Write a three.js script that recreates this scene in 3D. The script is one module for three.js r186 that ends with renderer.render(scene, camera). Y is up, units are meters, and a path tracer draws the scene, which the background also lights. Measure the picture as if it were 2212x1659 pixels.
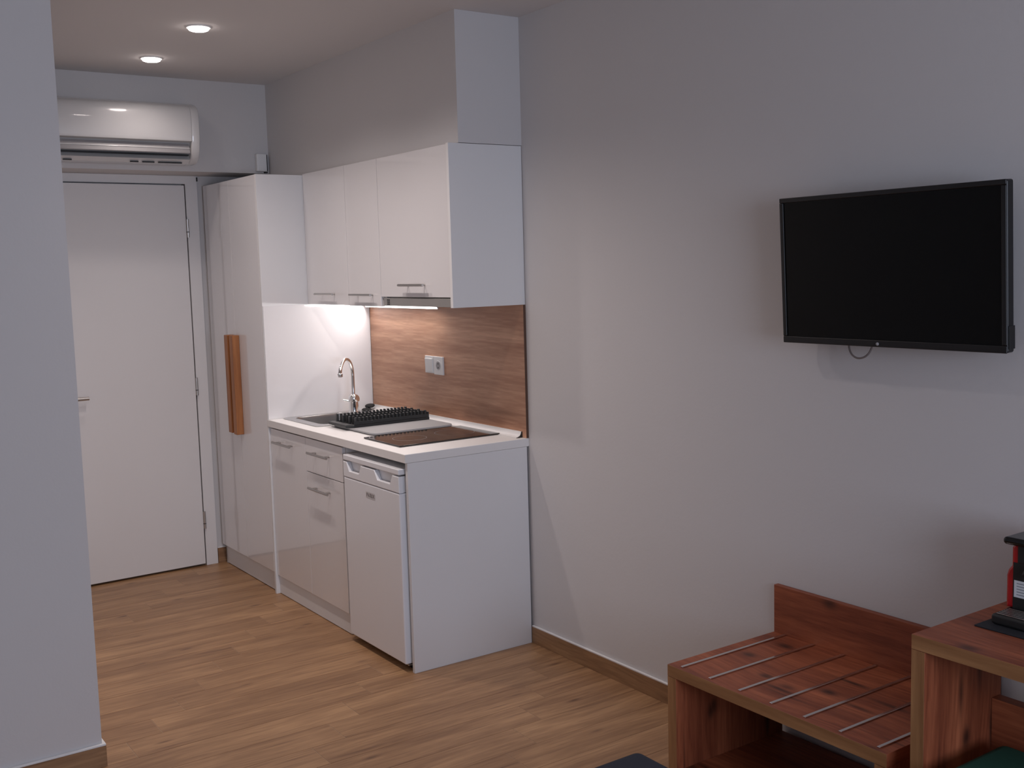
import * as THREE from 'three';
import { RoundedBoxGeometry } from 'three/addons/geometries/RoundedBoxGeometry.js';
import { RectAreaLightUniformsLib } from 'three/addons/lights/RectAreaLightUniformsLib.js';
import { mergeGeometries, toCreasedNormals } from 'three/addons/utils/BufferGeometryUtils.js';

// ------------------------------------------------------------------ camera, light, exposure
// x = 0 is the kitchen wall (room towards -x), y is up, z = 0 is the near end of the kitchen units
RectAreaLightUniformsLib.init();
const scene = new THREE.Scene();
const camera = new THREE.PerspectiveCamera(2 * Math.atan(829.5 / 2343.5) * 180 / Math.PI, 2212 / 1659, 0.05, 60);
camera.position.set(-2.6853, 1.6395, 3.7836);
camera.rotation.set(-0.1058, -0.6028, -0.0272, 'YXZ');

scene.background = new THREE.Color().setRGB(0.6, 0.68, 0.85);   // overcast sky outside the window
const DAY = new THREE.Color().setRGB(0.715, 0.805, 1.0);
const daylight = new THREE.RectAreaLight(DAY, 7.9, 2.1, 1.35);
daylight.position.set(-1.75, 1.575, 5.97); daylight.lookAt(-1.75, 1.575, 0);
daylight.name = 'window_daylight'; scene.add(daylight);
const LAMP = new THREE.Color().setRGB(1.0, 0.872, 0.825), STRIP = new THREE.Color().setRGB(1.0, 0.93, 0.91);
const LAMP_CD = 2.85, STRIP_NITS = 62;

const renderer = new THREE.WebGLRenderer({ antialias: true });
renderer.toneMapping = THREE.LinearToneMapping;
renderer.toneMappingExposure = 1.0;
renderer.shadowMap.enabled = true;

// ------------------------------------------------------------------ helpers
let seed = 7;
const rnd = () => { seed = (seed * 1664525 + 1013904223) % 4294967296; return seed / 4294967296; };
const used = new Map();
function numbered(name) { const n = used.get(name) || 0; used.set(name, n + 1); return n ? name + '_' + String(n).padStart(3, '0') : name; }
function origin(o) { const v = new THREE.Vector3(); while (o && o !== scene) { v.add(o.position); o = o.parent; } return v; }
function tag(o, label, category, opt = {}) {
  o.userData.label = label; o.userData.category = category;
  if (opt.group) o.userData.group = opt.group;
  if (opt.kind) o.userData.kind = opt.kind;
  return o;
}
function thing(name, at, label, category, opt) {          // a Group at the base of a thing
  const g = new THREE.Group(); g.name = numbered(name); g.position.set(...at); scene.add(g);
  return tag(g, label, category, opt);
}
// box-projected uv in metres; u runs along the grain axis
function metreUV(g, grain = 'x', ou = 0, ov = 0) {
  if (g.index) g = g.toNonIndexed();
  const p = g.attributes.position, uv = new Float32Array(p.count * 2), K = { x: 0, y: 1, z: 2 }, ga = K[grain];
  const a = new THREE.Vector3(), b = new THREE.Vector3(), c = new THREE.Vector3();
  for (let i = 0; i < p.count; i += 3) {
    a.fromBufferAttribute(p, i); b.fromBufferAttribute(p, i + 1); c.fromBufferAttribute(p, i + 2);
    const n = b.clone().sub(a).cross(c.clone().sub(a)), m = [Math.abs(n.x), Math.abs(n.y), Math.abs(n.z)];
    const k = m[0] >= m[1] && m[0] >= m[2] ? 0 : m[1] >= m[2] ? 1 : 2;
    const rest = [0, 1, 2].filter(q => q !== k), u = rest.includes(ga) ? ga : rest[0], v = rest.find(q => q !== u);
    for (let j = 0; j < 3; j++) { const q = [p.getX(i + j), p.getY(i + j), p.getZ(i + j)]; uv[2 * (i + j)] = q[u] + ou; uv[2 * (i + j) + 1] = q[v] + ov; }
  }
  g.setAttribute('uv', new THREE.BufferAttribute(uv, 2));
  return g;
}
function put(name, parent, geo, mat, at) {                // a named mesh under parent, at given in scene metres
  const m = new THREE.Mesh(geo, mat);
  m.name = parent === scene ? numbered(name) : name;
  m.castShadow = m.receiveShadow = true;
  const o = parent === scene ? new THREE.Vector3() : origin(parent);
  m.position.set(at[0] - o.x, at[1] - o.y, at[2] - o.z);
  parent.add(m); return m;
}
// a box between two corners in scene metres, edges rounded by r
function box(name, parent, mat, a, b, r = 0.0015, grain = 'x', ou = 0, ov = 0) {
  const s = [0, 1, 2].map(i => Math.abs(b[i] - a[i])), c = [0, 1, 2].map(i => (a[i] + b[i]) / 2);
  let g = r > 0 ? new RoundedBoxGeometry(...s, r > 0.008 ? 5 : 2, Math.min(r, Math.min(...s) * 0.49)) : new THREE.BoxGeometry(...s);
  return put(name, parent, metreUV(g, grain, ou, ov), mat, c);
}
function boxes(name, parent, mat, list, grain = 'x', r = 0) {        // several boxes that make ONE piece (a wall round its opening, a frame)
  const gs = list.map(([a, b]) => {
    const s = [0, 1, 2].map(i => Math.abs(b[i] - a[i])), g = r ? new RoundedBoxGeometry(...s, 2, r) : new THREE.BoxGeometry(...s);
    const t = g.index ? g.toNonIndexed() : g; t.translate((a[0] + b[0]) / 2, (a[1] + b[1]) / 2, (a[2] + b[2]) / 2); return t;
  });
  const g = mergeGeometries(gs); g.computeBoundingBox(); const c = g.boundingBox.getCenter(new THREE.Vector3());
  c.y = g.boundingBox.min.y; g.translate(-c.x, -c.y, -c.z);
  return put(name, parent, metreUV(g, grain), mat, [c.x, c.y, c.z]);
}
function tube(name, parent, mat, pts, r, seg = 24, rs = 12) {        // a round bar through scene points
  const c0 = pts[0], v = pts.map(p => new THREE.Vector3(p[0] - c0[0], p[1] - c0[1], p[2] - c0[2]));
  const curve = v.length === 2 ? new THREE.LineCurve3(v[0], v[1]) : new THREE.CatmullRomCurve3(v, false, 'catmullrom', 0.5);
  const g = new THREE.TubeGeometry(curve, v.length === 2 ? 1 : seg, r, rs, false), caps = [g];
  const ends = [[0, -1], [1, 1]];
  for (const [t, s] of ends) {
    const d = new THREE.CircleGeometry(r, rs), dir = curve.getTangent(t).multiplyScalar(s);
    d.applyQuaternion(new THREE.Quaternion().setFromUnitVectors(new THREE.Vector3(0, 0, 1), dir)); const p = curve.getPoint(t); d.translate(p.x, p.y, p.z); caps.push(d);
  }
  return put(name, parent, mergeGeometries(caps.map(q => q.toNonIndexed())), mat, c0);
}
function lathe(name, parent, mat, prof, at, seg = 32) { return put(name, parent, new THREE.LatheGeometry(prof.map(p => new THREE.Vector2(...p)), seg), mat, at); }
// a profile in (z, y) swept along x from x0 to x1
function sweepX(name, parent, mat, prof, x0, x1, bevel = 0) {
  const s = new THREE.Shape(prof.map(([z, y]) => new THREE.Vector2(-z, y)));
  const g = new THREE.ExtrudeGeometry(s, { depth: x1 - x0 - 2 * bevel, bevelEnabled: bevel > 0, bevelThickness: bevel, bevelSize: bevel, bevelOffset: -bevel, bevelSegments: 3 });
  g.rotateY(Math.PI / 2); g.computeVertexNormals();                 // (sx, y, e) -> (e, y, -sx) = (x, y, z)
  g.translate(0, 0, 0); const m = put(name, parent, metreUV(g), mat, [0, 0, 0]);
  const c = new THREE.Vector3((x1 - x0) / 2, prof[0][1], prof[0][0]); g.translate(-c.x + bevel, -c.y, -c.z); m.geometry = toCreasedNormals(metreUV(g, 'x'), .5);
  const o = parent === scene ? new THREE.Vector3() : origin(parent);
  m.position.set(x0 + c.x - o.x, c.y - o.y, c.z - o.z); return m;
}
// a flat outline in (x, z) raised along y from y0 to y1; holes likewise
function slab(name, parent, mat, outline, holes, y0, y1, bevel = 0.0015, grain = 'z') {
  const mk = (l, C) => new C(l.map(([x, z]) => new THREE.Vector2(x, -z)));
  const s = mk(outline, THREE.Shape); for (const h of holes) s.holes.push(mk(h, THREE.Path));
  const g = new THREE.ExtrudeGeometry(s, { depth: y1 - y0 - 2 * bevel, bevelEnabled: bevel > 0, bevelThickness: bevel, bevelSize: bevel, bevelOffset: -bevel, bevelSegments: 2 });
  g.rotateX(-Math.PI / 2); g.translate(0, bevel, 0);
  g.computeBoundingBox(); const c = g.boundingBox.getCenter(new THREE.Vector3()); g.translate(-c.x, 0, -c.z);
  return put(name, parent, metreUV(g, grain), mat, [c.x, y0, c.z]);
}
function roundRect(x0, x1, z0, z1, r, n = 6) {
  const o = [];
  for (const [cx, cz, a0] of [[x1 - r, z1 - r, 0], [x0 + r, z1 - r, 90], [x0 + r, z0 + r, 180], [x1 - r, z0 + r, 270]])
    for (let i = 0; i <= n; i++) { const a = (a0 + 90 * i / n) * Math.PI / 180; o.push([cx + r * Math.cos(a), cz + r * Math.sin(a)]); }
  return o;
}
// an outline in (z, y) raised towards -x from x0 (back) to x1 (front, x1 < x0)
function plate(name, parent, mat, outline, holes, xBack, xFront, bevel = 0.0015, grain = 'z') {
  const mk = (l, C) => new C(l.map(([z, y]) => new THREE.Vector2(z, y)));
  const s = mk(outline, THREE.Shape); for (const h of holes) s.holes.push(mk(h, THREE.Path));
  const g = new THREE.ExtrudeGeometry(s, { depth: xBack - xFront - 2 * bevel, bevelEnabled: bevel > 0, bevelThickness: bevel, bevelSize: bevel, bevelOffset: -bevel, bevelSegments: 2 });
  g.rotateY(-Math.PI / 2);                                          // (z, y, e) -> (-e, y, z)
  g.translate(-bevel, 0, 0); g.computeBoundingBox(); const c = g.boundingBox.getCenter(new THREE.Vector3()); g.translate(0, -c.y, -c.z);
  return put(name, parent, metreUV(g, grain), mat, [xBack, c.y, c.z]);
}

// ------------------------------------------------------------------ textures
function lattice(px, py, s) { const r = new Float32Array(px * py); let q = s; for (let i = 0; i < r.length; i++) { q = (q * 1664525 + 1013904223) % 4294967296; r[i] = q / 4294967296; } return r; }
function makeNoise(px, py, s) {                                     // periodic value noise on px by py cells
  const L = lattice(px, py, s), f = t => t * t * (3 - 2 * t);
  return (x, y) => {
    x = ((x % px) + px) % px; y = ((y % py) + py) % py;
    const i = Math.floor(x), j = Math.floor(y), u = f(x - i), v = f(y - j), i1 = (i + 1) % px, j1 = (j + 1) % py;
    return (L[j * px + i] * (1 - u) + L[j * px + i1] * u) * (1 - v) + (L[j1 * px + i] * (1 - u) + L[j1 * px + i1] * u) * v;
  };
}
function texture(w, h, mu, mv, fn, srgb = true) {                   // fn(u, v in 0..1) -> [r, g, b] 0..255
  const d = new Uint8Array(w * h * 4);
  for (let j = 0; j < h; j++) for (let i = 0; i < w; i++) { const c = fn(i / w, j / h), k = 4 * (j * w + i); d[k] = c[0]; d[k + 1] = c[1]; d[k + 2] = c[2]; d[k + 3] = 255; }
  const t = new THREE.DataTexture(d, w, h); t.wrapS = t.wrapT = THREE.RepeatWrapping; t.magFilter = THREE.LinearFilter; t.minFilter = THREE.LinearMipmapLinearFilter; t.generateMipmaps = true;
  t.repeat.set(1 / mu, 1 / mv); if (srgb) t.colorSpace = THREE.SRGBColorSpace; t.needsUpdate = true; return t;
}
const clamp8 = v => Math.max(0, Math.min(255, v));
function wood(w, h, mu, mv, o) {
  // long soft figure, fine streaks and pores along u, knots and cracks where the decor has them
  const A = makeNoise(Math.round(mu * o.fu), Math.round(mv * o.fv), o.seed), B = makeNoise(Math.round(mu * 9), Math.round(mv * 130), o.seed + 5),
    C = makeNoise(Math.round(mu * 30), Math.round(mv * 420), o.seed + 9), W = makeNoise(Math.round(mu * 3), Math.round(mv * 5), o.seed + 13),
    D = makeNoise(Math.max(1, Math.round(mu * 1.6)), Math.round(mv * 9), o.seed + 21);
  const au = Math.round(mu * o.fu), av = Math.round(mv * o.fv), bu = Math.round(mu * 9), bv = Math.round(mv * 130), cu = Math.round(mu * 30), cv = Math.round(mv * 420), wu = Math.round(mu * 3), wv = Math.round(mv * 5), du = Math.max(1, Math.round(mu * 1.6)), dv = Math.round(mv * 9);
  return texture(w, h, mu, mv, (u, v) => {
    const wv_ = (W(u * wu, v * wv) - 0.5) * o.warp / mv, v2 = v + wv_;
    let t = 0.5 + (A(u * au, v2 * av) - 0.5) * o.figure + (B(u * bu, v2 * bv) - 0.5) * o.streak + (C(u * cu, v * cv) - 0.5) * o.pore + (D(u * du, v * dv) - 0.5) * o.board, k = 0;
    for (const [ku, kv, ru, rv, s] of o.knots || []) {
      let x = Math.abs(u - ku), y = Math.abs(v - kv); x = Math.min(x, 1 - x) * mu / ru; y = Math.min(y, 1 - y) * mv / rv;
      const d = x * x + y * y * (0.75 + 0.5 * A(u * au, v * av)); if (d < 6) k = Math.max(k, s * Math.exp(-d * 1.1) * (0.7 + 0.6 * C(u * cu, v * cv)));
    }
    t = Math.max(0, Math.min(1, t)); k = Math.min(1, k);
    return [0, 1, 2].map(i => clamp8((o.dark[i] + (o.light[i] - o.dark[i]) * t) * (1 - k) + o.knot[i] * k));
  });
}
const floorFlecks = [];
{ const q = makeNoise(131, 3, 17); for (let i = 0; i < 90; i++) { const k = i % 3; floorFlecks.push([q(i, 0), q(i, 1), k ? .07 : .028, k ? .004 : .008, k ? .38 : .3 + .5 * q(i, 2)]); } }
const floorTex = wood(2048, 1024, 3.6, 1.8, { seed: 11, fu: 2.2, fv: 16, warp: 0.03, figure: 0.55, streak: 0.45, pore: 0.25, board: 0.15, dark: [136, 100, 70], light: [196, 155, 114], knot: [84, 55, 38],
  knots: floorFlecks });
const deskKnots = [];
{ const q = makeNoise(97, 3, 5); for (let i = 0; i < 46; i++) { const k = i % 4; deskKnots.push([q(i, 0), q(i, 1), k === 0 ? .11 : k === 1 ? .055 : .026, k === 0 ? .0035 : k === 1 ? .009 : .015, k === 0 ? .4 : .4 + .4 * q(i, 2)]); } }
const deskTex = wood(2048, 1024, 1.6, 1.6, { seed: 37, fu: 2.5, fv: 17, warp: 0.05, figure: 0.7, streak: 0.4, pore: 0.25, board: 0.4, dark: [122, 60, 38], light: [196, 115, 78], knot: [44, 23, 17], knots: deskKnots });
const splashTex = wood(2048, 1024, 2, 1, { seed: 59, fu: 2.2, fv: 26, warp: 0.012, figure: 0.38, streak: 0.42, pore: 0.22, board: 0.42, dark: [172, 122, 96], light: [232, 184, 152], knot: [138, 96, 74],
  knots: [[.2, .3, .1, .02, .5], [.6, .62, .12, .016, .5], [.8, .2, .09, .02, .45], [.42, .86, .12, .015, .5]] });
const handleTex = wood(256, 128, 0.8, 0.2, { seed: 83, fu: 4, fv: 60, warp: 0.01, figure: 0.7, streak: 0.4, pore: 0.2, board: 0.2, dark: [138, 82, 42], light: [192, 128, 76], knot: [96, 52, 26] });
const edgeTex = wood(256, 128, 0.8, 0.2, { seed: 91, fu: 4, fv: 70, warp: 0.01, figure: 0.5, streak: 0.5, pore: 0.2, board: 0.2, dark: [142, 100, 64], light: [186, 140, 96], knot: [96, 60, 36] });
const plasterN = makeNoise(90, 90, 3), plasterN2 = makeNoise(300, 300, 4);
const plasterBump = texture(512, 512, 1.2, 1.2, (u, v) => { const t = 128 + (plasterN(u * 90, v * 90) - .5) * 90 + (plasterN2(u * 300, v * 300) - .5) * 90; return [t, t, t]; }, false);
const weaveN = makeNoise(64, 64, 8);
const weaveBump = texture(256, 256, 0.08, 0.08, (u, v) => { const t = 128 + 60 * Math.sin(u * 2 * Math.PI * 32) * Math.sin(v * 2 * Math.PI * 32) + (weaveN(u * 64, v * 64) - .5) * 60; return [t, t, t]; }, false);

// ------------------------------------------------------------------ materials (linear base colours)
const lin = (r, g, b) => new THREE.Color().setRGB(r, g, b);
const std = (c, rough, o = {}) => new THREE.MeshStandardMaterial({ color: c, roughness: rough, ...o });
const M = {
  paint: std(lin(.63, .615, .615), .9, { bumpMap: plasterBump, bumpScale: .0004 }),
  ceiling: std(lin(.68, .66, .655), .95),
  floor: std(lin(.92, .92, .92), .42, { map: floorTex }),
  grout: std(lin(.46, .34, .24), .9),
  skirting: std(lin(.72, .7, .68), .5, { map: floorTex }),
  bead: std(lin(.8, .8, .8), .7),
  gloss: new THREE.MeshPhysicalMaterial({ color: lin(.775, .765, .775), roughness: .3, clearcoat: 1, clearcoatRoughness: .06 }),
  melamine: std(lin(.76, .76, .765), .55),
  worktop: std(lin(.8, .79, .78), .45),
  steel: std(lin(.62, .62, .62), .28, { metalness: 1 }),
  chrome: std(lin(.8, .8, .8), .07, { metalness: 1 }),
  satin: std(lin(.5, .48, .46), .3, { metalness: 1 }),
  hood: std(lin(.5, .49, .47), .42, { metalness: .85 }),
  black: std(lin(.012, .012, .012), .5),
  rubber: std(lin(.015, .016, .017), .7),
  glossBlack: new THREE.MeshPhysicalMaterial({ color: lin(.006, .006, .006), roughness: .09, clearcoat: 0 }),
  ceramic: new THREE.MeshPhysicalMaterial({ color: lin(.012, .01, .009), roughness: .07, specularIntensity: 1, ior: 1.7 }),
  screen: new THREE.MeshPhysicalMaterial({ color: lin(.003, .003, .003), roughness: .3, specularIntensity: .35 }),
  tvCase: std(lin(.004, .004, .005), .38),
  rackPlastic: std(lin(.022, .024, .025), .42),
  trayGrey: std(lin(.32, .32, .33), .6),
  plasticWhite: std(lin(.78, .78, .78), .35),
  acWhite: new THREE.MeshPhysicalMaterial({ color: lin(.62, .615, .61), roughness: .35, clearcoat: .9, clearcoatRoughness: .05 }),
  acGrey: std(lin(.33, .32, .325), .5),
  fridge: new THREE.MeshPhysicalMaterial({ color: lin(.8, .81, .84), roughness: .38, clearcoat: .5, clearcoatRoughness: .15 }),
  doorPaint: std(lin(.75, .735, .73), .5),
  deskWood: std(lin(.9, .9, .9), .5, { map: deskTex }),
  edgeWood: std(lin(.95, .92, .9), .5, { map: edgeTex }),
  splash: std(lin(.9, .9, .9), .4, { map: splashTex }),
  splashEdge: std(lin(.1, .05, .032), .6),
  handleWood: std(lin(.9, .9, .9), .45, { map: handleTex }),
  navy: std(lin(.017, .02, .035), .85, { bumpMap: weaveBump, bumpScale: .0006 }),
  green: std(lin(.012, .085, .055), .85, { bumpMap: weaveBump, bumpScale: .0006 }),
  mat: std(lin(.012, .013, .018), .75),
  red: new THREE.MeshPhysicalMaterial({ color: lin(.42, .006, .012), roughness: .25, clearcoat: .6 }),
  paper: std(lin(.75, .76, .78), .8),
  cable: std(lin(.16, .13, .12), .6),
  glass: new THREE.MeshPhysicalMaterial({ color: lin(1, 1, 1), roughness: 0, transmission: 1, thickness: 0, ior: 1.5 }),
  lens: std(lin(.9, .9, .9), .4, { emissive: LAMP, emissiveIntensity: 14 }),
  diffuser: std(lin(.9, .9, .9), .5, { emissive: STRIP, emissiveIntensity: 5 }),
};

// ------------------------------------------------------------------ the room shell
const CEIL = 2.676, BACK = -2.24, LEFT = -1.855, BEAM = -1.974, REAR = 6.0, SIDE = -4.7;
const S = { kind: 'structure' };
// floor: a grouted bed with the wood-look tiles lying on it, 90 x 15 cm, each row shifted by 13 cm
const floor = box('floor', scene, M.grout, [SIDE, -.12, -2.4], [.12, -.0008, REAR + .12], 0);
tag(floor, 'wood-look tiled floor with pale joints', 'floor', S);
{
  const PL = .9, PW = .15, J = .002, z0 = .08;
  for (let r = -17; r < 40; r++) {
    const za = Math.max(z0 + r * (PW + J), BACK), zb = Math.min(z0 + r * (PW + J) + PW, REAR);
    if (zb - za < .01 || za >= REAR) continue;
    const xMin = zb < .07 ? LEFT - .002 : SIDE + .002; let x = -.07 - .1312 * r; x -= Math.ceil(x / (PL + J)) * (PL + J); x += PL + J;
    for (let xb = x; xb > xMin - PL; xb -= PL + J) {
      const b = Math.min(xb, -.0005), a = Math.max(xb - PL, xMin); if (b - a < .02) continue;
      box('tile', floor, M.floor, [a, -.01, za], [b, 0, zb], 0, 'x', rnd() * 3.6, rnd() * 1.8);
    }
  }
}
tag(boxes('ceiling', scene, M.ceiling, [[[SIDE - .12, CEIL, -2.4], [.12, CEIL + .12, REAR + .12]]]), 'flat white plaster ceiling over the whole room', 'ceiling', S);
tag(boxes('wall_right', scene, M.paint, [[[0, 0, -2.4], [.12, CEIL, REAR + .12]]]), 'long white plaster wall behind the kitchen units and the television', 'wall', S);
tag(boxes('wall_left', scene, M.paint, [[[SIDE, 0, -2.4], [LEFT, CEIL, .07]]]), 'white projecting wall block at the left edge, its corner beside the entrance passage', 'wall', S);
tag(boxes('wall_back', scene, M.paint, [[[LEFT, 0, -2.42], [0, CEIL, -2.3]], [[LEFT, 0, -2.3], [-1.54, 2.2, BACK]], [[-.7, 0, -2.3], [0, 2.2, BACK]], [[-1.54, 2.165, -2.3], [-.7, 2.2, BACK]]]), 'recessed white wall around the entrance door', 'wall', S);
tag(boxes('wall_lintel', scene, M.paint, [[[LEFT, 2.198, -2.3], [-.313, CEIL, BEAM]]]), 'deep white lintel wall above the entrance door carrying the air conditioner', 'wall', S);
tag(boxes('wall_bulkhead', scene, M.paint, [[[-.313, 2.153, -2.3], [0, CEIL, 0]]]), 'boxed white bulkhead between the wall cabinets and the ceiling', 'wall', S);
tag(boxes('wall_side', scene, M.paint, [[[SIDE - .12, 0, .07], [SIDE, CEIL, REAR + .12]]]), 'white side wall far left of the living area', 'wall', S);
const WX = [-2.85, -.65], WY = [.85, 2.3];
tag(boxes('wall_rear', scene, M.paint, [[[SIDE, 0, REAR], [WX[0], CEIL, REAR + .12]], [[WX[1], 0, REAR], [0, CEIL, REAR + .12]], [[WX[0], 0, REAR], [WX[1], WY[0], REAR + .12]], [[WX[0], WY[1], REAR], [WX[1], CEIL, REAR + .12]]]), 'white rear wall with the wide window', 'wall', S);
{
  const w = thing('window_1', [(WX[0] + WX[1]) / 2, WY[0], REAR + .06], 'wide two-pane window in the rear wall', 'window', S);
  const f = .05, m = (WX[0] + WX[1]) / 2;
  boxes('window_frame', w, M.plasticWhite, [[[WX[0], WY[0], REAR + .03], [WX[0] + f, WY[1], REAR + .09]], [[WX[1] - f, WY[0], REAR + .03], [WX[1], WY[1], REAR + .09]], [[WX[0] + f, WY[0], REAR + .03], [WX[1] - f, WY[0] + f, REAR + .09]], [[WX[0] + f, WY[1] - f, REAR + .03], [WX[1] - f, WY[1], REAR + .09]], [[m - .03, WY[0] + f, REAR + .03], [m + .03, WY[1] - f, REAR + .09]]]);
  for (const [a, b] of [[WX[0] + f, m - .03], [m + .03, WX[1] - f]]) box('pane', w, M.glass, [a, WY[0] + f, REAR + .058], [b, WY[1] - f, REAR + .062], 0);
}
// skirting: wood-look tile strips with a white bead on top
function skirting(name, label, a, b, beadA, beadB, grain) {
  const s = box(name, scene, M.skirting, a, b, .001, grain, rnd() * 3, rnd() * 1.5); tag(s, label, 'baseboard', S);
  box('top_bead', s, M.bead, beadA, beadB, .002);
}
skirting('baseboard_right', 'brown wood-look baseboard along the long wall from the kitchen to the desk', [-.011, 0, .001], [-.0005, .072, REAR - .001], [-.0105, .0722, .001], [-.0005, .079, REAR - .001], 'z');
skirting('baseboard_left', 'brown wood-look baseboard at the foot of the left wall block', [SIDE + .001, 0, .0705], [LEFT + .011, .072, .0815], [SIDE + .001, .0722, .0705], [LEFT + .0108, .08, .0812], 'x');
skirting('baseboard_passage', 'brown wood-look baseboard inside the entrance passage on the left', [LEFT + .0005, 0, BACK + .012], [LEFT + .011, .072, .0703], [LEFT + .0005, .0722, BACK + .012], [LEFT + .0108, .08, .0703], 'z');
skirting('baseboard_back', 'short piece of brown baseboard between the door frame and the wardrobe', [-.632, 0, BACK + .0005], [-.02, .085, BACK + .011], [-.632, .0852, BACK + .0005], [-.02, .09, BACK + .008], 'x');

// entrance door: closed all but a crack, hinged on the right
{
  const tr = boxes('trim_1', scene, M.doorPaint, [[[-.703, 0, BACK + .0005], [-.637, 2.197, BACK + .014]], [[-1.6, 0, BACK + .0005], [-1.537, 2.197, BACK + .014]], [[-1.537, 2.153, BACK + .0005], [-.703, 2.197, BACK + .014]]]);
  tag(tr, 'white casing framing the entrance door', 'door frame', S);
  const d = thing('door_1', [-.712, 0, BACK - .018], 'plain white flush entrance door with three hinges and a steel lever', 'door', S);
  box('door_leaf', d, M.doorPaint, [-1.528, .012, BACK - .02], [-.712, 2.145, BACK + .02], .002);
  for (const y of [1.91, 1.03, .265]) { const h = put('hinge', d, new THREE.CylinderGeometry(.0075, .0075, .1, 12), M.satin, [-.706, y, BACK + .024]); put('hinge_gap', h, new THREE.CylinderGeometry(.0079, .0079, .004, 12), M.black, [-.706, y - .02, BACK + .024]); }
  const r = put('handle_rose', d, new THREE.CylinderGeometry(.026, .026, .008, 24).rotateX(Math.PI / 2), M.satin, [-1.465, 1.02, BACK + .024]);
  tube('lever', r, M.satin, [[-1.465, 1.02, BACK + .026], [-1.465, 1.02, BACK + .06], [-1.455, 1.02, BACK + .07], [-1.305, 1.02, BACK + .07]], .0095, 30);
  d.rotation.y = .028;
}
tag(box('door_contact', scene, M.black, [-.64, 2.168, BACK + .0145], [-.633, 2.19, BACK + .021], .001), 'tiny black door contact at the top right corner of the door casing', 'sensor');

// ------------------------------------------------------------------ ceiling downlights
[[-1.07, -1.495, 'glowing round ceiling spotlight nearest the entrance door', .29], [-1.09, -.765, 'glowing round ceiling spotlight midway along the wall cabinets'], [-1.1, -.035, 'glowing round ceiling spotlight level with the near end of the kitchen', 1.25], [-1.1, .695, 'glowing round ceiling spotlight just past the corner of the left wall block', .5]].forEach(([x, z, label, dim = 1]) => {
  const t = thing('ceiling_spotlight', [x, CEIL, z], label, 'ceiling light', { group: 'row of ceiling spotlights in the passage' });
  lathe('trim_ring', t, M.plasticWhite, [[.052, 0], [.052, -.003], [.0495, -.0055], [.044, -.006], [.043, -.001]], [x, CEIL - .0002, z], 40);
  lathe('lens', t, M.lens, [[.0425, -.002], [.0425, -.009], [.04, -.0135], [.033, -.0165], [.018, -.018], [0, -.0185]], [x, CEIL, z], 40);
  const s = new THREE.SpotLight(LAMP, LAMP_CD * dim, 0, 1.22, 1, 2);
  s.position.set(0, -.03, 0); s.target.position.set(0, -2, 0); s.castShadow = true; s.shadow.radius = 2; s.shadow.mapSize.set(1024, 1024); s.shadow.bias = -.0005;
  s.name = 'spotlight_beam'; t.add(s, s.target); s.target.name = 'spotlight_aim';
});

// ------------------------------------------------------------------ air conditioner
{
  const a = thing('air_conditioner', [-1.16, 2.222, BEAM], 'glossy white split air conditioner on the lintel above the entrance door', 'air conditioner');
  const full = [[BEAM, 2.228], [BEAM, 2.53], [BEAM + .06, 2.532], [BEAM + .12, 2.527], [BEAM + .165, 2.512], [BEAM + .188, 2.49], [BEAM + .198, 2.455], [BEAM + .2, 2.4], [BEAM + .196, 2.335], [BEAM + .182, 2.28], [BEAM + .155, 2.24], [BEAM + .12, 2.224], [BEAM + .06, 2.222]];
  const fine = new THREE.SplineCurve(full.slice(2).map(p => new THREE.Vector2(...p))).getSpacedPoints(44).map(p => [p.x, p.y]);
  const cap = [full[0], full[1], ...fine];
  const cut = [[BEAM, 2.228], full[1], ...fine.filter(p => p[1] > 2.334), [BEAM + .195, 2.332], [BEAM + .16, 2.326], [BEAM + .13, 2.262], [BEAM + .15, 2.243], [BEAM + .12, 2.224], [BEAM + .06, 2.222]];
  sweepX('casing', a, M.acWhite, cut, -1.56, -.802, 0);
  sweepX('end_cap', a, M.acWhite, cap, -.802, -.758, .008);
  sweepX('end_cap', a, M.acWhite, cap, -1.604, -1.56, .008);
  const f = box('louver', a, M.acGrey, [-1.555, 2.268, BEAM + .15], [-.808, 2.322, BEAM + .16], .003); f.rotation.x = -.42; f.position.z += .016;
  box('outlet_gap', a, M.black, [-1.555, 2.262, BEAM + .12], [-.808, 2.269, BEAM + .152], 0);
  box('louver_rim', f, M.acWhite, [-1.555, 2.291, BEAM + .176], [-.808, 2.296, BEAM + .179], .001);
  for (const [x0, x1] of [[-1.42, -1.38], [-1.1, -1.06], [-1.04, -.98], [-.96, -.84]]) box('vent_slot', a, M.black, [x0, 2.2235, BEAM + .128], [x1, 2.229, BEAM + .137], 0);
}
{
  const t = thing('wall_sensor', [-.358, 2.205, BEAM], 'small white box in the corner above the wardrobe', 'sensor');
  box('casing', t, M.plasticWhite, [-.392, 2.206, BEAM + .0005], [-.334, 2.302, BEAM + .03], .006);
  box('bracket', t, M.black, [-.332, 2.21, BEAM + .0005], [-.327, 2.298, BEAM + .02], .001);
  box('base', t, M.black, [-.345, 2.2, BEAM + .0005], [-.328, 2.2055, BEAM + .022], .001);
}

// ------------------------------------------------------------------ kitchen
const XF = -.6, XU = -.36, KL = -1.43, WT = .91;
function barHandle(parent, x, y, z0, z1) {
  z0 += .045; z1 += .045;                          // round bar on two feet, in front of a door face at x
  const h = tube('handle', parent, M.satin, [[x - .03, y, z0], [x - .03, y, z1]], .0058, 1, 14);
  for (const z of [z0 + .035, z1 - .035]) tube('handle_foot', h, M.satin, [[x - .0005, y, z], [x - .03, y, z]], .0045, 1, 10);
}
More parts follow.
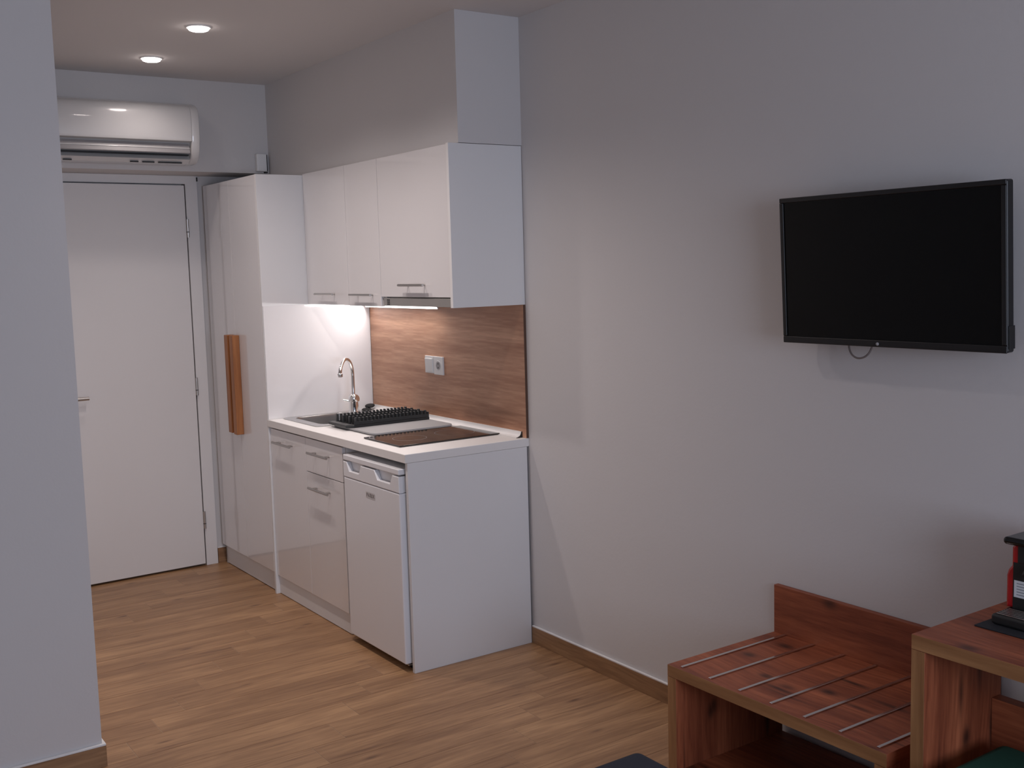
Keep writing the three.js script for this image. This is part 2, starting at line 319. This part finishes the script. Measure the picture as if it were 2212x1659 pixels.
// wardrobe
{
  const z0 = -2.21, z1 = KL, H = 2.142;
  const w = thing('wardrobe', [-.31, 0, (z0 + z1) / 2], 'tall white glossy two-door wardrobe with oak handles beside the entrance door', 'wardrobe');
  box('side_panel', w, M.melamine, [-.61, 0, z1 - .018], [-.002, H, z1], .001);
  box('side_panel', w, M.melamine, [-.59, 0, z0], [-.002, H, z0 + .018], .001);
  box('top_panel', w, M.melamine, [-.59, H - .018, z0 + .018], [-.002, H, z1 - .018], .0005);
  box('back_panel', w, M.melamine, [-.012, .1, z0 + .018], [-.002, H - .018, z1 - .018], 0);
  box('bottom_panel', w, M.melamine, [-.585, .1, z0 + .018], [-.012, .118, z1 - .018], 0);
  box('plinth', w, M.melamine, [-.59, .004, z0 + .001], [-.575, .1, z1 - .0185], .001);
  const mid = (z0 + z1) / 2;
  for (const [a, b, s] of [[z0 + .001, mid - .0015, -1], [mid + .0015, z1 - .0195, 1]]) {
    const d = box('door', w, M.gloss, [-.61, .113, a], [-.5915, H - .001, b], .0015);
    const c = mid + (s < 0 ? -.05 : .026);
    box('handle', d, M.handleWood, [-.65, s < 0 ? .8 : .797, c - .024], [-.6105, 1.328, c + .024], .003, 'y', s * .3 + .5, s * .07);
  }
}
// base units: hollow carcasses so that the sink hangs free
function carcass(u, z0, z1, y0, y1, xb, xf) {
  box('side_panel', u, M.melamine, [xf, y0, z0], [xb, y1, z0 + .018], .0005);
  box('side_panel', u, M.melamine, [xf, y0, z1 - .018], [xb, y1, z1], .0005);
  box('bottom_panel', u, M.melamine, [xf, y0, z0 + .018], [xb, y0 + .018, z1 - .018], .0005);
  box('back_panel', u, M.melamine, [xb - .01, y0 + .018, z0 + .018], [xb, y1, z1 - .018], 0);
}
const FT = .018, T0 = .8735;                                         // front thickness, underside of the worktop
{
  const u = thing('base_cabinet', [-.3, .1, -1.215], 'white base cabinet under the sink, single glossy door next to the wardrobe', 'cabinet');
  carcass(u, KL + .001, -1.0005, .1, T0, -.03, XF + FT + .001);
  const d = box('door', u, M.gloss, [XF, .1, KL + .003], [XF + FT, .866, -1.0015], .0015);
  barHandle(d, XF, .806, -1.385, -1.168);
}
{
  const u = thing('base_cabinet', [-.3, .1, -.8], 'white base cabinet with a drawer over a door, beside the fridge', 'cabinet');
  carcass(u, -.9995, -.5975, .1, T0, -.03, XF + FT + .001);
  const a = box('drawer_front', u, M.gloss, [XF, .7055, -.9985], [XF + FT, .866, -.6015], .0015);
  barHandle(a, XF, .805, -.965, -.75);
  const d = box('door', u, M.gloss, [XF, .1, -.9985], [XF + FT, .7025, -.6015], .0015);
  barHandle(d, XF, .637, -.968, -.755);
}
tag(box('kitchen_plinth', scene, M.melamine, [-.59, .003, KL + .001], [-.574, .0985, -.5985], .001), 'white plinth board along the floor under the base cabinets', 'plinth');
tag(box('end_panel', scene, M.melamine, [-.602, 0, -.0185], [-.0115, T0, -.0005], .001), 'large white panel closing the near end of the kitchen beside the fridge', 'panel');
{
  const wt = thing('worktop', [-.306, T0, -.715], 'thick white worktop holding the sink and the hob', 'worktop');
  slab('worktop_board', wt, M.worktop, [[-.612, KL + .0005], [-.0005, KL + .0005], [-.0005, 0], [-.612, 0]], [roundRect(-.505, -.19, -1.385, -1.015, .04)], T0 + .0005, WT, .002);
}
// white seal strip where worktop and splashback meet
{
  const t = thing('seal_strip', [-.025, WT, -.73], 'white curved seal strip between the worktop and the wooden splashback', 'trim strip');
  const s = new THREE.Shape(); s.moveTo(0, 0); s.lineTo(-.03, 0); s.lineTo(-.03, .002); s.quadraticCurveTo(-.006, .004, -.004, .026); s.lineTo(0, .026);
  const g = new THREE.ExtrudeGeometry(s, { depth: 1.375, bevelEnabled: false, curveSegments: 8 });
  put('profile', t, g, M.worktop, [-.0125, WT + .0003, -1.41]);
  const e = new THREE.ExtrudeGeometry(s, { depth: .004, bevelEnabled: false, curveSegments: 8 });
  put('end_cap', t, e, M.black, [-.0125, WT + .0003, -.035]);
}
tag(box('splashback', scene, M.splash, [-.012, WT + .0005, KL + .008], [-.0006, 1.4855, -.0012], .0005, 'z', .3, .05), 'oak-look splashback board behind the hob', 'splashback');
box('edge_band', scene.children.at(-1), M.splashEdge, [-.012, WT + .0005, -.0011], [-.0006, 1.4855, -.0004], 0);
tag(box('side_splashback', scene, M.gloss, [-.608, WT + .0006, KL + .0004], [-.0125, 1.4855, KL + .0068], .001), 'white splash panel on the wardrobe side above the sink', 'splashback');

// sink with tap
{
  const s = thing('sink', [-.32, WT, -1.2], 'square stainless steel sink set in the worktop near the wardrobe', 'sink');
  slab('rim', s, M.steel, roundRect(-.542, -.1, -1.415, -.984, .03), [roundRect(-.497, -.2, -1.378, -1.022, .05)], WT + .0003, WT + .0045, .0018);
  // bowl: rounded-rectangle rings going down
  const P = [], I = [], n = 28, ring = (ins, y) => { const r = roundRect(-.499 + ins, -.198 - ins, -1.38 + ins, -1.02 - ins, .05, 6); for (const [x, z] of r) P.push(x + .32, y - WT, z + 1.2); return r.length; };
  let k = 0; const levels = [[0, WT + .002], [.004, WT - .01], [.008, WT - .13], [.018, WT - .15], [.04, WT - .158], [.1, WT - .16]];
  for (const [i, y] of levels) k = ring(i, y);
  for (let a = 0; a < levels.length - 1; a++) for (let i = 0; i < k; i++) { const j = (i + 1) % k, p = a * k; I.push(p + i, p + j, p + k + i, p + j, p + k + j, p + k + i); }
  const l = (levels.length - 1) * k; for (let i = 1; i < k - 1; i++) I.push(l, l + i, l + i + 1);
  const g = new THREE.BufferGeometry(); g.setAttribute('position', new THREE.Float32BufferAttribute(P, 3)); g.setIndex(I); g.computeVertexNormals();
  const steel2 = M.steel.clone(); steel2.side = THREE.DoubleSide;
  put('bowl', s, g, steel2, [-.32, WT, -1.2]);
  lathe('drain', s, M.chrome, [[0, .002], [.02, .002], [.036, .004], [.04, .001]], [-.35, WT - .16, -1.2], 28);
}
{
  const bx = -.182, bz = -1.314, y0 = WT + .0045;
  const t = thing('tap', [bx, y0, bz], 'chrome swan-neck kitchen tap beside the sink', 'tap');
  lathe('body', t, M.chrome, [[0, 0], [.03, 0], [.03, .006], [.0245, .01], [.0235, .06], [.025, .064], [.025, .083], [.02, .094], [.012, .1], [0, .101]], [bx, y0, bz]);
  const dx = -.735, dz = .678, R = .088, pts = [[bx, y0 + .09, bz], [bx, y0 + .16, bz]];
  for (let i = 0; i <= 10; i++) { const a = Math.PI * (i / 10) * .92, q = R * (1 - Math.cos(a)); pts.push([bx + dx * q, y0 + .2 + R * Math.sin(a), bz + dz * q]); }
  const lp = pts.at(-1);
  tube('spout', t, M.chrome, pts, .0095, 60, 16);
  const ar = lathe('aerator', t, M.chrome, [[0, .02], [.011, .02], [.0125, .016], [.0125, .002], [.011, 0], [.009, .003], [0, .003]], [lp[0] - dx * .003, lp[1] - .018, lp[2] - dz * .003], 20);
  lathe('aerator_ring', ar, M.black, [[.0127, .012], [.0131, .0125], [.0131, .0145], [.0127, .015]], [lp[0] - dx * .003, lp[1] - .018, lp[2] - dz * .003], 20);
  const cap = tube('lever_hub', t, M.chrome, [[bx, y0 + .07, bz], [bx + .012, y0 + .078, bz + .022]], .018, 1, 20);
  tube('lever', t, M.chrome, [[bx - .02, y0 + .062, bz - .008], [bx - .052, y0 + .07, bz - .016]], .0058, 1, 12);
}
{
  const t = thing('sink_plug', [-.07, WT, -1.375], 'black rubber sink plugs lying in the corner behind the tap', 'sink plug');
  lathe('stopper', t, M.rubber, [[0, 0], [.022, 0], [.026, .004], [.026, .01], [.02, .014], [.006, .014], [.005, .02], [0, .02]], [-.085, WT + .0005, -1.36], 24);
  const s = lathe('stopper', t, M.rubber, [[0, 0], [.022, 0], [.026, .004], [.026, .01], [.02, .014], [0, .014]], [-.052, WT + .0165, -1.385], 24); s.rotation.set(.08, 0, .12);
}
// drip tray and dish rack
tag(slab('drip_tray', scene, M.trayGrey, roundRect(-.475, -.046, -.972, -.53, .045), [], WT + .003, WT + .012, .003), 'flat grey plastic tray under the dish rack', 'tray');
{ const t = scene.children.at(-1); slab('rubber_rim', t, M.rackPlastic, roundRect(-.472, -.049, -.969, -.533, .044), [], WT + .0004, WT + .0032, .001); }
{
  const X0 = -.462, X1 = -.052, Z0 = -.975, Z1 = -.757, Y = WT + .0125;
  const r = thing('dish_rack', [(X0 + X1) / 2, Y, (Z0 + Z1) / 2], 'black plastic dish rack with rows of upright prongs', 'dish rack');
  boxes('base_frame', r, M.rackPlastic, [[[X0, Y, Z0], [X1, Y + .012, Z0 + .014]], [[X0, Y, Z1 - .014], [X1, Y + .012, Z1]], [[X0, Y, Z0 + .014], [X0 + .014, Y + .012, Z1 - .014]], [[X1 - .014, Y, Z0 + .014], [X1, Y + .012, Z1 - .014]]], 'x', .003);
  slab('front_lip', r, M.rackPlastic, [[X0 - .03, Z0 + .012], [X0 + .002, Z0 + .001], [X0 + .002, Z1 - .001], [X0 - .03, Z1 - .02]], [], Y, Y + .014, .004);
  box('side_wall', r, M.rackPlastic, [X0 + .004, Y + .0122, Z1 - .0035], [X1 - .004, Y + .028, Z1 - .0005], .001);
  box('end_wall', r, M.rackPlastic, [X1 - .004, Y + .0122, Z0 + .004], [X1 - .0005, Y + .036, Z1 - .004], .001);
  const N = 20, pin = new RoundedBoxGeometry(.0085, .04, .017, 2, .003), rib = new THREE.BoxGeometry(.005, .006, Z1 - Z0 - .028);
  for (let i = 0; i < N; i++) {
    const x = X0 + .018 + (X1 - X0 - .036) * i / (N - 1);
    put('rib', r, rib, M.rackPlastic, [x, Y + .005, (Z0 + Z1) / 2]);
    for (const z of [Z0 + .012, Z0 + .075, Z1 - .075, Z1 - .012]) put('prong', r, pin, M.rackPlastic, [x, Y + .026, z]);
  }
}
// hob
{
  const h = thing('hob', [-.285, WT, -.335], 'narrow black ceramic two-ring hob set in the worktop', 'hob');
  box('glass_plate', h, M.ceramic, [-.54, WT + .0004, -.502], [-.034, WT + .007, -.172], .003);
  for (const [x, r] of [[-.4, .075], [-.17, .09]]) { const g = new THREE.RingGeometry(r - .0012, r, 48); g.rotateX(-Math.PI / 2); put('zone_ring', h, g, M.acGrey, [x, WT + .0072, -.337]); }
}
// wall sockets on the splashback
{
  const mk = (z0, z1, label, sock) => {
    const o = thing(sock ? 'wall_socket' : 'light_switch', [-.012, 1.14, (z0 + z1) / 2], label, sock ? 'socket' : 'switch');
    const y0 = sock ? 1.14 : 1.144, y1 = 1.228, h = box('plate', o, M.plasticWhite, [-.0215, y0, z0], [-.0122, y1, z1], .002);
    const cz = (z0 + z1) / 2, cy = (y0 + y1) / 2;
    if (sock) {
      const g = new THREE.LatheGeometry([[.024, 0], [.0235, .0012], [.022, .0008], [.021, 0]].map(p => new THREE.Vector2(...p)), 32); g.rotateZ(Math.PI / 2);
      put('socket_rim', h, g, M.plasticWhite, [-.0215, cy, cz]);
      const c = put('socket_well', h, new THREE.CylinderGeometry(.02, .02, .0006, 28).rotateZ(Math.PI / 2), M.acGrey, [-.0217, cy, cz]);
      for (const d of [-1, 1]) put('pin_hole', c, new THREE.CylinderGeometry(.0035, .0035, .001, 14).rotateZ(Math.PI / 2), M.black, [-.0222, cy + d * .0095, cz]);
      for (const d of [-1, 1]) put('earth_clip', c, new THREE.BoxGeometry(.001, .004, .008), M.satin, [-.0222, cy + d * .018, cz]);
    } else { const k = box('rocker', h, M.plasticWhite, [-.0255, y0 + .006, z0 + .006], [-.0213, y1 - .012, z1 - .006], .0015); k.rotation.z = .035; }
  };
  mk(-.836, -.753, 'white light switch on the oak splashback, left of the socket', false);
  mk(-.752, -.668, 'white power socket on the oak splashback, right of the switch', true);
}
// wall units
function wallUnit(name, label, z0, z1, yd) {
  const u = thing(name, [-.18, 1.487, (z0 + z1) / 2], label, 'cabinet');
  carcass(u, z0 + .0005, z1 - .0005, yd === undefined ? 1.487 : yd, 2.14, -.002, XU + FT + .001);
  box('top_panel', u, M.melamine, [XU + FT + .001, 2.1405, z0 + .001], [-.002, 2.151, z1 - .001], 0);
  return u;
}
{
  const a = wallUnit('wall_cabinet', 'white wall cabinet with a wide door above the sink, next to the wardrobe', KL, -.955);
  barHandle(box('door', a, M.gloss, [XU, 1.4865, KL + .002], [XU + FT, 2.147, -.9565], .0015), XU, 1.539, -1.325, -1.12);
  const b = wallUnit('wall_cabinet', 'narrow white wall cabinet in the middle of the three', -.955, -.624);
  barHandle(box('door', b, M.gloss, [XU, 1.4845, -.9535], [XU + FT, 2.147, -.6255], .0015), XU, 1.537, -.935, -.717);
  const c = wallUnit('wall_cabinet', 'white wall cabinet above the extractor hood at the near end', -.624, -.0195, 1.55);
  barHandle(box('door', c, M.gloss, [XU, 1.529, -.6225], [XU + FT, 2.147, -.021], .0015), XU, 1.581, -.452, -.238);
  box('end_panel', c, M.melamine, [XU - .002, 1.486, -.019], [-.002, 2.151, -.0005], .001);
  box('inner_panel', c, M.melamine, [XU + FT + .001, 1.487, -.6235], [-.002, 1.5495, -.6065], .0005);
}
{
  const h = thing('extractor_hood', [-.18, 1.488, -.31], 'slim pull-out extractor hood with a grey steel front', 'extractor hood');
  const b = box('body', h, M.hood, [-.33, 1.497, -.604], [-.03, 1.5485, -.022], .002);
  const f = box('front_strip', h, M.hood, [-.358, 1.4885, -.604], [-.331, 1.5235, -.022], .002);
  for (const z of [-.567, -.553]) for (const y of [1.4965, 1.5055, 1.5145]) box('button', f, M.black, [-.3592, y - .003, z - .0055], [-.357, y + .003, z + .0055], .0008);
  box('grease_filter', h, M.satin, [-.3, 1.494, -.58], [-.06, 1.4968, -.05], .001);
}
{
  const c = [-.045, 1.468, -1.035];
  const t = thing('light_strip', c, 'glowing light strip under the wall cabinets above the sink', 'light strip');
  box('channel', t, M.plasticWhite, [c[0] - .011, c[1], -1.408], [c[0] + .011, c[1] + .006, -.665], .001);
  box('diffuser', t, M.diffuser, [c[0] - .0095, c[1] - .0032, -1.406], [c[0] + .0095, c[1] - .0002, -.667], .001);
  const l = new THREE.RectAreaLight(STRIP, STRIP_NITS, .736, .018); l.name = 'strip_glow';
  l.position.set(0, -.0045, 0); t.add(l); l.rotation.set(-Math.PI / 2, 0, Math.PI / 2);
  t.rotation.z = -1.05;                                              // corner profile, turned out into the room
}
// fridge
{
  const XD = -.626, Z0 = -.541, Z1 = -.034;
  const f = thing('fridge', [-.33, 0, (Z0 + Z1) / 2], 'white undercounter fridge at the near end of the kitchen', 'fridge');
  box('cabinet', f, M.fridge, [-.575, .03, Z0 + .004], [-.04, .818, Z1 - .004], .004);
  box('top_plate', f, M.fridge, [XD, .8225, Z0], [-.04, .8465, Z1], .004);
  const d = box('door', f, M.fridge, [XD + .0005, .032, Z0], [-.578, .7465, Z1], .006);
  const band = [[Z0, .7485], [Z1, .7485], [Z1, .8165], [-.088, .8165], [-.112, .778], [-.22, .778], [-.248, .8165], [-.372, .8165], [-.392, .778], [-.485, .778], [-.508, .8165], [Z0, .8165]];
  const b = plate('handle_band', f, M.fridge, band, [], XD + .0225, XD, .003);
  box('grip_recess', b, M.fridge, [XD + .0228, .7488, Z0 + .002], [-.578, .8162, Z1 - .002], .001);
  const cv = document.createElement('canvas'); cv.width = 256; cv.height = 96; const q = cv.getContext('2d');
  q.fillStyle = '#d8d6d6'; q.fillRect(0, 0, 256, 96); q.strokeStyle = '#6b6466'; q.lineWidth = 13; q.lineCap = 'round';
  const st = [[22, 24, 22, 74], [22, 24, 46, 24], [22, 48, 42, 48], [66, 24, 66, 74], [66, 30, 92, 70], [112, 24, 112, 74], [112, 24, 134, 24], [134, 24, 134, 74], [156, 24, 156, 74], [156, 74, 178, 74], [178, 24, 178, 74], [200, 24, 232, 74], [232, 24, 200, 74]];
  for (const [a, b2, c, e] of st) { q.beginPath(); q.moveTo(a, b2); q.lineTo(c, e); q.stroke(); }
  const tx = new THREE.CanvasTexture(cv); tx.colorSpace = THREE.SRGBColorSpace;
  const lg = put('badge', d, new THREE.PlaneGeometry(.082, .026).rotateY(-Math.PI / 2), std(lin(.86, .86, .86), .4, { map: tx }), [XD - .0004, .7, -.288]);
  lg.userData.label = 'small grey maker badge';
  for (const z of [Z0 + .04, Z1 - .04]) for (const x of [-.56, -.08]) lathe('foot', f, M.black, [[0, 0], [.02, 0], [.02, .012], [.012, .014], [.012, .031]], [x, 0, z], 20);
  box('hinge_plate', f, M.satin, [-.61, .024, Z1 - .05], [-.56, .0295, Z1 - .002], .001);
}

// ------------------------------------------------------------------ television
{
  const t = thing('television', [-.1, 1.61, 1.872], 'flat black television mounted on the long white wall', 'television');
  const W = .366, H = .219, o = [-.1, 1.61, 1.872];
  const P = (dx, dy, dz) => [o[0] + dx, o[1] + dy, o[2] + dz];
  const c = box('case', t, M.tvCase, P(0, -H, -W), P(.03, H, W), .006);
  boxes('bezel', t, M.tvCase, [[P(-.006, -H, -W), P(.0, -H + .02, W)], [P(-.006, H - .014, -W), P(.0, H, W)], [P(-.006, -H + .02, -W), P(.0, H - .014, -W + .014)], [P(-.006, -H + .02, W - .014), P(.0, H - .014, W)]], 'x', .0025);
  box('screen', t, M.screen, P(-.0016, -H + .0205, -W + .0145), P(-.0002, H - .0145, W - .0145), 0);
  box('rear_housing', t, M.tvCase, P(.0302, -.15, -.24), P(.055, .12, .24), .01);
  put('indicator', t, new THREE.SphereGeometry(.005, 14, 10), M.acGrey, P(-.0055, -H + .009, -.022));
  box('side_port_cover', t, M.tvCase, P(.002, -H + .01, W), P(.028, -H + .07, W + .003), .001);
  box('wall_bracket', t, M.black, P(.0555, -.1, -.1), P(.098, .1, .1), .003);
  tube('cable', t, M.cable, [P(.045, -.16, -.145), P(.03, -.215, -.148), P(.022, -.245, -.135), P(.02, -.258, -.11), P(.022, -.25, -.082), P(.03, -.225, -.068), P(.045, -.17, -.062)], .0028, 40, 10);
  t.rotation.z = .045;
}

// ------------------------------------------------------------------ luggage bench
{
  const Z0 = 1.4, Z1 = 2.186, XB = -.496, Y = .426;
  const b = thing('luggage_bench', [-.25, 0, (Z0 + Z1) / 2], 'low oak luggage bench with metal strips and a backboard against the wall', 'bench');
  box('top_board', b, M.deskWood, [XB, Y - .036, Z0], [-.022, Y, Z1], .001, 'z', .4, .3);
  box('front_edge', b, M.edgeWood, [XB - .001, Y - .0355, Z0 + .0005], [XB - .0002, Y - .0005, Z1 - .0005], 0, 'z');
  box('side_board', b, M.deskWood, [XB, 0, Z0], [-.022, Y - .0365, Z0 + .036], .001, 'y', .9, .7);
  box('side_board', b, M.deskWood, [XB, 0, Z1 - .036], [-.022, Y - .0365, Z1], .001, 'y', 1.2, .2);
  for (const z of [Z0, Z1 - .036]) box('side_edge', b, M.edgeWood, [XB - .001, .001, z + .0005], [XB - .0002, Y - .037, z + .0355], 0, 'y');
  box('lower_shelf', b, M.deskWood, [XB + .02, .062, Z0 + .0365], [-.022, .098, Z1 - .0365], .001, 'z', .1, 1.1);
  box('backboard', b, M.deskWood, [-.0215, Y - .036, Z0], [-.0015, .585, Z1], .001, 'z', .55, 1.15);
  for (let i = 0; i < 7; i++) box('metal_strip', b, M.steelBar || (M.steelBar = std(lin(.78, .77, .77), .12, { metalness: 1 })), [-.484, Y + .0002, Z0 + .044 + .1172 * i], [-.024, Y + .004, Z0 + .054 + .1172 * i], .001);
}
// ------------------------------------------------------------------ desk and what stands on it
{
  const Z0 = 2.252, Z1 = 3.45, XB = -.496, Y = .75, T = .036;
  const d = thing('desk', [-.25, 0, (Z0 + Z1) / 2], 'oak desk with thick side panels at the right edge', 'desk');
  box('desktop', d, M.deskWood, [XB, Y - T, Z0], [-.012, Y, Z1], .001, 'z', .7, .9);
  box('front_edge', d, M.edgeWood, [XB - .001, Y - T + .0005, Z0 + .0005], [XB - .0002, Y - .0005, Z1 - .0005], 0, 'z');
  for (const z of [Z0, Z1 - T]) { box('side_panel', d, M.deskWood, [XB, 0, z], [-.175, Y - T - .0005, z + T], .001, 'y', .35, 1.2 + z); box('side_edge', d, M.edgeWood, [XB - .001, .001, z + .0005], [XB - .0002, Y - T - .001, z + T - .0005], 0, 'y'); }
  box('modesty_panel', d, M.deskWood, [-.215, .16, Z0 + T + .0005], [-.179, .532, Z1 - T - .0005], .001, 'z', .2, .5);
}
tag(box('desk_mat', scene, M.mat, [-.335, .7504, 2.312], [-.06, .754, 2.86], .001), 'black mat under the coffee machine on the desk', 'mat');
{
  const z0 = 2.32, z1 = 2.446, y0 = .7544, c = (z0 + z1) / 2;
  const m = thing('coffee_machine', [-.15, y0, c], 'red and black capsule coffee machine on the desk', 'coffee machine');
  box('base', m, M.black, [-.225, y0, z0 + .004], [-.045, y0 + .022, z1 - .004], .006);
  const body = plate('body', m, M.red, [[z0, y0 + .0225], [z1, y0 + .0225], [z1, .858], [z1 - .004, .872], [z1 - .013, .884], [z1 - .013, .93], [z1 - .02, .938], [z0 + .02, .938], [z0 + .013, .93], [z0 + .013, .884], [z0 + .004, .872], [z0, .858]], [], -.045, -.215, .006);
  const fp = box('front_panel', m, M.black, [-.2165, y0 + .0225, z0 + .0185], [-.2152, .893, z1 - .0185], .0006);
  box('head_panel', m, M.black, [-.2175, .8935, z0 + .03], [-.2152, .936, z1 - .03], .001);
  tube('outlet', m, M.black, [[-.21, .892, c], [-.236, .868, c]], .011, 1, 16);
  box('lever', m, M.glossBlack, [-.238, .9385, z0 + .001], [-.09, .9575, z1 - .001], .009);
  const dt = box('drip_tray', m, M.black, [-.3, y0, z0 + .012], [-.2255, y0 + .026, z1 - .012], .008);
  for (let i = 0; i < 6; i++) box('grille_bar', dt, M.satin, [-.292 + i * .0105, y0 + .0262, z0 + .022], [-.288 + i * .0105, y0 + .0278, z1 - .022], .0006);
  const tank = box('water_tank', m, M.glossBlack, [-.044, y0, z0 + .014], [-.014, .935, z1 - .014], .008);
  const cv = document.createElement('canvas'); cv.width = 128; cv.height = 96; const q = cv.getContext('2d');
  q.fillStyle = '#e6eaee'; q.fillRect(0, 0, 128, 96); q.fillStyle = '#8d949c'; for (const [x, y, w] of [[14, 14, 84], [14, 30, 96], [14, 46, 60], [14, 62, 90], [14, 78, 70]]) q.fillRect(x, y, w, 5);
  const tx = new THREE.CanvasTexture(cv); tx.colorSpace = THREE.SRGBColorSpace;
  const st = put('sticker', fp, new THREE.BoxGeometry(.0006, .042, .06), std(lin(.8, .8, .8), .7, { map: tx }), [-.2169, .828, z0 + .052]);
  st.userData.label = 'white printed sticker';
}
// ------------------------------------------------------------------ seats at the lower edge of the picture
{
  const c = [-1.235, 0, 2.075];
  const p = thing('pouf', c, 'dark navy upholstered pouf at the bottom edge in front of the bench', 'pouf');
  box('cushion', p, M.navy, [-1.46, .05, 1.838], [-.998, .462, 2.3], .03);
  for (const x of [-1.4, -1.07]) for (const z of [1.91, 2.24]) lathe('foot', p, M.black, [[0, 0], [.016, 0], [.02, .05], [0, .05]], [x, 0, z], 16);
}
{
  const p = thing('stool', [-.46, 0, 2.6], 'green fabric stool pushed under the desk at the lower right corner', 'stool');
  box('seat_cushion', p, M.green, [-.66, .37, 2.345], [-.262, .455, 2.85], .03);
  box('seat_board', p, M.edgeWood, [-.64, .352, 2.37], [-.282, .3698, 2.83], .004);
  for (const x of [-.615, -.31]) for (const z of [2.4, 2.8]) lathe('leg', p, M.edgeWood, [[0, 0], [.013, 0], [.02, .3515], [0, .3515]], [x, 0, z], 16);
}

scene.traverse(o => { if (o.isMesh) { o.castShadow = true; o.receiveShadow = true; } });
renderer.render(scene, camera);
